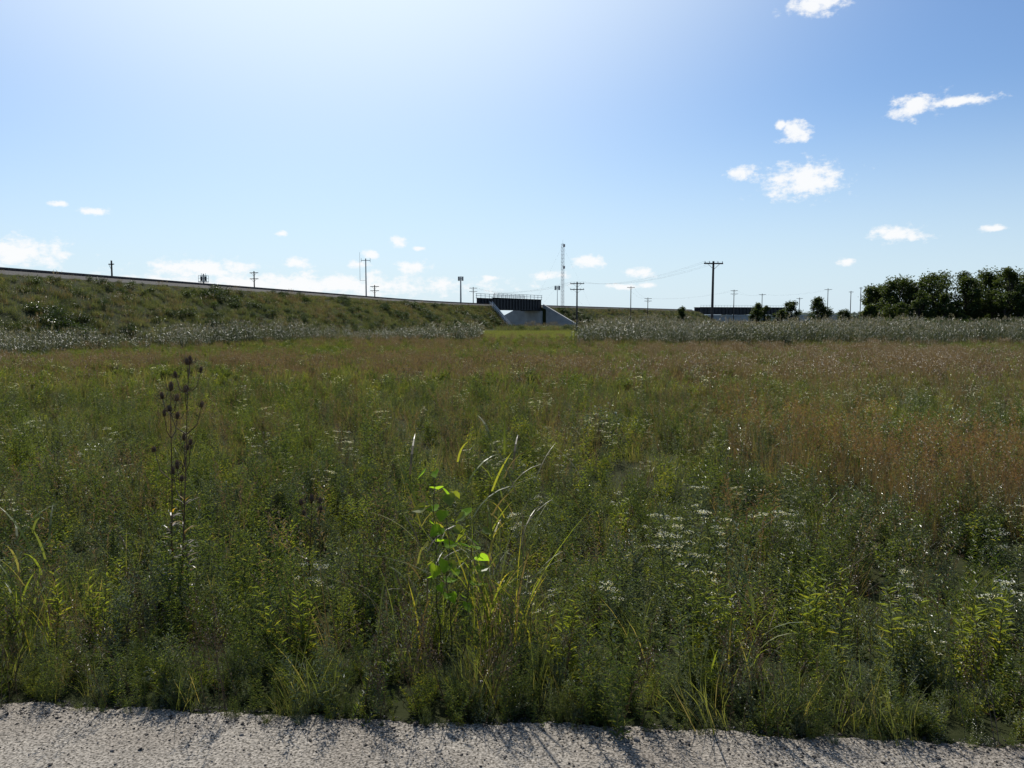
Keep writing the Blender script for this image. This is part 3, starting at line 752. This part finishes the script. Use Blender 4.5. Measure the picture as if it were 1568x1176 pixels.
for k in range(3):
    p=Vector((R.uniform(-.08,.08),R.uniform(-.05,.05),0)); H=[.96,.84,.72][k]; n=10
    for i in range(n):
        q=p+Vector((R.uniform(-.015,.015)+(.006*(k-1)),R.uniform(-.012,.012),H/n)); mb.tube(p,q,.004-.0002*i,.0038-.0002*i,M_stem,5,False)
        if i>2:
            for j in range(2):
                a=R.uniform(0,6.28); e=q+dirv(a,.5)*.05; mb.tube(q,e,.0013,.001,M_stem,3,False)
                heart(mb,e,dirv(a,R.uniform(-.9,.1)),R.uniform(.05,.085),R.choice([M_sap,M_sap,M_sap,M_sap,M_bright]))
        p=q
mb.obj('poplar_sapling',place(684,3.95))
def coarse(n,rad,l0,l1,w,mats,stems):
    mb=MB()
    for i in range(n):
        a=R.uniform(0,6.28); q=R.random()*rad
        mb.blade((math.cos(a)*q,math.sin(a)*q*.6,0),R.uniform(0,6.28),R.uniform(l0,l1),w*R.uniform(.6,1.2),R.uniform(.03,.3),R.uniform(.3,1.5),R.choice(mats),7,R.uniform(-1,1))
    for i in range(stems):
        a=R.uniform(0,6.28); q=R.random()*rad; b=Vector((math.cos(a)*q,math.sin(a)*q*.6,0)); az=R.uniform(0,6.28)
        e=mb.blade(b,az,l1*R.uniform(.9,1.15),.006,.03,R.uniform(.1,.5),M_stem,6)
        for j in range(6): p=b.lerp(e,.25+.12*j); mb.blade(p,R.uniform(0,6.28),R.uniform(.2,.34),w*1.2,R.uniform(.35,.7),R.uniform(.3,1.3),R.choice(mats),5)
    return mb
coarse(60,.26,.5,.95,.012,[M_grass,M_bright,M_bright,M_dry],7).obj('tall_reed_grass',place(748,4.1))
coarse(36,.2,.4,.66,.010,[M_grass,M_bright,M_dry],3).obj('tall_reed_grass',place(620,4.0))
coarse(30,.18,.35,.62,.012,[M_bright,M_grass],3).obj('tall_reed_grass',place(45,4.0))
coarse(20,.3,.5,.85,.005,[M_dry,M_grass],4).obj('tall_reed_grass',place(830,3.85))
coarse(22,.2,.25,.42,.010,[M_bright,M_bright,M_grass],2).obj('tall_reed_grass',place(1130,3.5))
def boneset(px,Yd,n,h,rad):
    mb=MB()
    for i in range(n):
        a=R.uniform(0,6.28); q=math.sqrt(R.random())*rad
        weed_stem(mb,math.cos(a)*q,math.sin(a)*q,h*R.uniform(.75,1.05),.10,.022,M_weed2,44,lean=.12,top=(lambda m,t:corymb(m,t,.036,28)) if i%2==0 else None,sw=.008)
    mb.obj('white_boneset_plant',place(px,Yd))
boneset(1000,5.0,6,.84,.14); boneset(1092,4.9,7,.78,.17); boneset(1066,5.8,2,1.0,.06); boneset(1390,4.6,1,.5,.2); boneset(1520,4.1,1,.5,.15); boneset(935,4.1,1,.45,.1)
for px,Yd,h in ((1490,3.75,.55),(1400,3.7,.5),(1240,3.9,.6),(1540,3.6,.5),(1090,3.75,.5),(130,4.0,.5),(430,3.8,.45),(880,3.7,.45)):
    mb=MB()
    for i in range(6): weed_stem(mb,R.uniform(-.12,.12),R.uniform(-.08,.08),h*R.uniform(.7,1.1),.1,.024,M_bright,30,sw=.007,branch=False)
    mb.obj('milkweed_plant',place(px,Yd))
for px,Yd,s in ((915,13,.5),(620,24,.6),(300,33,.7)):
    mb=leafball(s,900,.07,M_weed2); mb.obj('shrub',place(px,Yd))

# ------------------------------------------------------------ gravel
def stone(mat):
    import bmesh
    bm=bmesh.new(); bmesh.ops.create_icosphere(bm,subdivisions=2,radius=1)
    sx,sy,sz=R.uniform(.8,1.3),R.uniform(.7,1),R.uniform(.45,.7)
    for v in bm.verts:
        k=1+.25*math.sin(v.co.x*3+R.random())*math.cos(v.co.y*4)+R.uniform(-.08,.08); v.co=Vector((v.co.x*sx*k,v.co.y*sy*k,v.co.z*sz*k))
    me=bpy.data.meshes.new('stone'); bm.to_mesh(me); bm.free(); me.materials.append(mat); return me
c_st=make_coll('stones',[stone(M_stone),stone(M_stone),stone(M_clod),stone(M_clod)])
n=12000; x=rng.uniform(-5,5,n); dd=-np.abs(rng.exponential(.18,n))+.06; y=edge(x)+dd
k=y>-1.5; x,y,dd=x[k],y[k],dd[k]
s=rng.lognormal(-6.1,.5,len(x)); s=np.clip(s,.0012,.009)
idx=rng.choice([0,1,2,3,2,3],len(x)); z=np.where(dd<0,.0,gz(x,y))
scatter('gravel',c_st,np.stack([x,y,z+s*.25],-1),s,idx,.4)
n=60; x=rng.uniform(-4,4,n); y=edge(x)-rng.uniform(0,1.0,n); s=rng.uniform(.006,.014,n)
scatter('gravel',c_st,np.stack([x,y,s*.3],-1),s,rng.integers(0,4,n),.3)

# ------------------------------------------------------------ sky
SAZ=math.radians(-13); SEL=math.radians(44)
sd=Vector((math.sin(SAZ)*math.cos(SEL),math.cos(SAZ)*math.cos(SEL),math.sin(SEL)))
w=bpy.data.worlds.new('World'); scene.world=w; w.name='sky'; w.use_nodes=True; nt=w.node_tree; nt.nodes.clear(); lk=nt.links
out=N(nt,'ShaderNodeOutputWorld'); bg=N(nt,'ShaderNodeBackground'); bg.inputs[1].default_value=.1
sky=N(nt,'ShaderNodeTexSky',sky_type='NISHITA'); sky.sun_disc=False; sky.sun_elevation=SEL; sky.sun_rotation=SAZ%(2*math.pi)
sky.air_density=1.0; sky.dust_density=.8; sky.ozone_density=2.0
tc=N(nt,'ShaderNodeTexCoord'); sp=N(nt,'ShaderNodeSeparateXYZ'); lk.new(tc.outputs['Generated'],sp.inputs[0])
def M(op,a,b=None):
    n=N(nt,'ShaderNodeMath',operation=op)
    for i,v in enumerate((a,b)):
        if v is None: continue
        if isinstance(v,(int,float)): n.inputs[i].default_value=v
        else: lk.new(v,n.inputs[i])
    return n.outputs[0]
az=M('ARCTAN2',sp.outputs[0],sp.outputs[1]); el=M('ARCSINE',sp.outputs[2])
cb=N(nt,'ShaderNodeCombineXYZ'); lk.new(az,cb.inputs[0]); lk.new(el,cb.inputs[1])
PT=math.atan(98/F)
def azel(px,py):
    x=px-784; v=588-py; fy=F*math.cos(PT)+v*math.sin(PT); fz=v*math.cos(PT)-F*math.sin(PT)
    return math.atan2(x,fy), math.atan2(fz,math.hypot(x,fy))
clouds=[(1228,277,64,29),(1131,263,20,14),(1219,201,22,19),(1195,192,8,9),(1405,162,36,18),(1470,155,50,9),(1376,359,42,13),(1250,4,42,20),(1518,350,20,5),(1296,400,15,6),(25,385,70,22),(900,402,24,13),(980,417,26,10),(607,370,13,9),(632,408,30,11),(566,390,14,6),(455,402,24,10),(640,380,9,4),(146,324,22,7),(312,412,85,17),(433,358,9,5),(548,405,18,8),(840,423,28,8),(90,312,14,4),(750,425,14,5),(450,437,330,20),(960,438,40,6)]
dmin=None
for (cx,cy,rw,rh) in clouds:
    a0,e0=azel(cx,cy); ra=rw/F; re=rh/F
    s=N(nt,'ShaderNodeVectorMath',operation='SUBTRACT'); lk.new(cb.outputs[0],s.inputs[0]); s.inputs[1].default_value=(a0,e0,0)
    m=N(nt,'ShaderNodeVectorMath',operation='MULTIPLY'); lk.new(s.outputs[0],m.inputs[0]); m.inputs[1].default_value=(1/ra,1/re,0)
    l=N(nt,'ShaderNodeVectorMath',operation='LENGTH'); lk.new(m.outputs[0],l.inputs[0])
    dmin=l.outputs['Value'] if dmin is None else M('MINIMUM',dmin,l.outputs['Value'])
sc=N(nt,'ShaderNodeVectorMath',operation='MULTIPLY'); lk.new(cb.outputs[0],sc.inputs[0]); sc.inputs[1].default_value=(1,1.5,1)
no=N(nt,'ShaderNodeTexNoise'); no.inputs['Scale'].default_value=50; no.inputs['Detail'].default_value=9; no.inputs['Roughness'].default_value=.64; lk.new(sc.outputs[0],no.inputs['Vector'])
dens=M('ADD',M('SUBTRACT',1.12,dmin),M('MULTIPLY',M('SUBTRACT',no.outputs[0],.5),3.2))
mr=N(nt,'ShaderNodeMapRange',interpolation_type='SMOOTHSTEP'); mr.inputs[1].default_value=.03; mr.inputs[2].default_value=.9; lk.new(dens,mr.inputs[0])
fac=M('MULTIPLY',mr.outputs[0],.95)
tint=N(nt,'ShaderNodeMix',data_type='RGBA',blend_type='MULTIPLY'); tint.inputs[0].default_value=1; lk.new(sky.outputs[0],tint.inputs[6]); tint.inputs[7].default_value=(.72,.90,1.10,1)
hz=N(nt,'ShaderNodeMapRange',interpolation_type='SMOOTHSTEP'); hz.inputs[1].default_value=.27; hz.inputs[2].default_value=-.02; hz.inputs[3].default_value=0; hz.inputs[4].default_value=.82; lk.new(el,hz.inputs[0])
m1=N(nt,'ShaderNodeMix',data_type='RGBA'); lk.new(hz.outputs[0],m1.inputs[0]); lk.new(tint.outputs[2],m1.inputs[6]); m1.inputs[7].default_value=(7.0,8.5,9.7,1)
dt=N(nt,'ShaderNodeVectorMath',operation='DOT_PRODUCT'); lk.new(tc.outputs['Generated'],dt.inputs[0]); dt.inputs[1].default_value=tuple(sd)
ang=M('ARCCOSINE',dt.outputs['Value'])
gl=N(nt,'ShaderNodeMapRange',interpolation_type='SMOOTHERSTEP'); gl.inputs[1].default_value=math.radians(46); gl.inputs[2].default_value=math.radians(12); gl.inputs[3].default_value=0; gl.inputs[4].default_value=.9; lk.new(ang,gl.inputs[0])
m3=N(nt,'ShaderNodeMix',data_type='RGBA'); lk.new(gl.outputs[0],m3.inputs[0]); lk.new(m1.outputs[2],m3.inputs[6]); m3.inputs[7].default_value=(9.2,10.3,11,1)
m2=N(nt,'ShaderNodeMix',data_type='RGBA'); lk.new(fac,m2.inputs[0]); lk.new(m3.outputs[2],m2.inputs[6]); m2.inputs[7].default_value=(9.8,9.9,10,1)
lk.new(m2.outputs[2],bg.inputs[0]); lk.new(bg.outputs[0],out.inputs[0])

L=bpy.data.lights.new('sun','SUN'); L.energy=5.0; L.angle=math.radians(.53); L.color=(1,.96,.88)
so=bpy.data.objects.new('sun',L); so.rotation_euler=sd.to_track_quat('Z','Y').to_euler(); so.location=(0,0,50); scene.collection.objects.link(so)

cam=bpy.data.cameras.new('camera'); cam.sensor_width=36; cam.lens=36*F/1568; cam.clip_end=9000; cam.clip_start=.05
co=bpy.data.objects.new('camera',cam); co.location=(0,0,CAMZ); co.rotation_euler=(math.pi/2-PT,0,0); scene.collection.objects.link(co)
scene.camera=co
scene.view_settings.view_transform='Standard'; scene.view_settings.look='None'; scene.view_settings.exposure=0
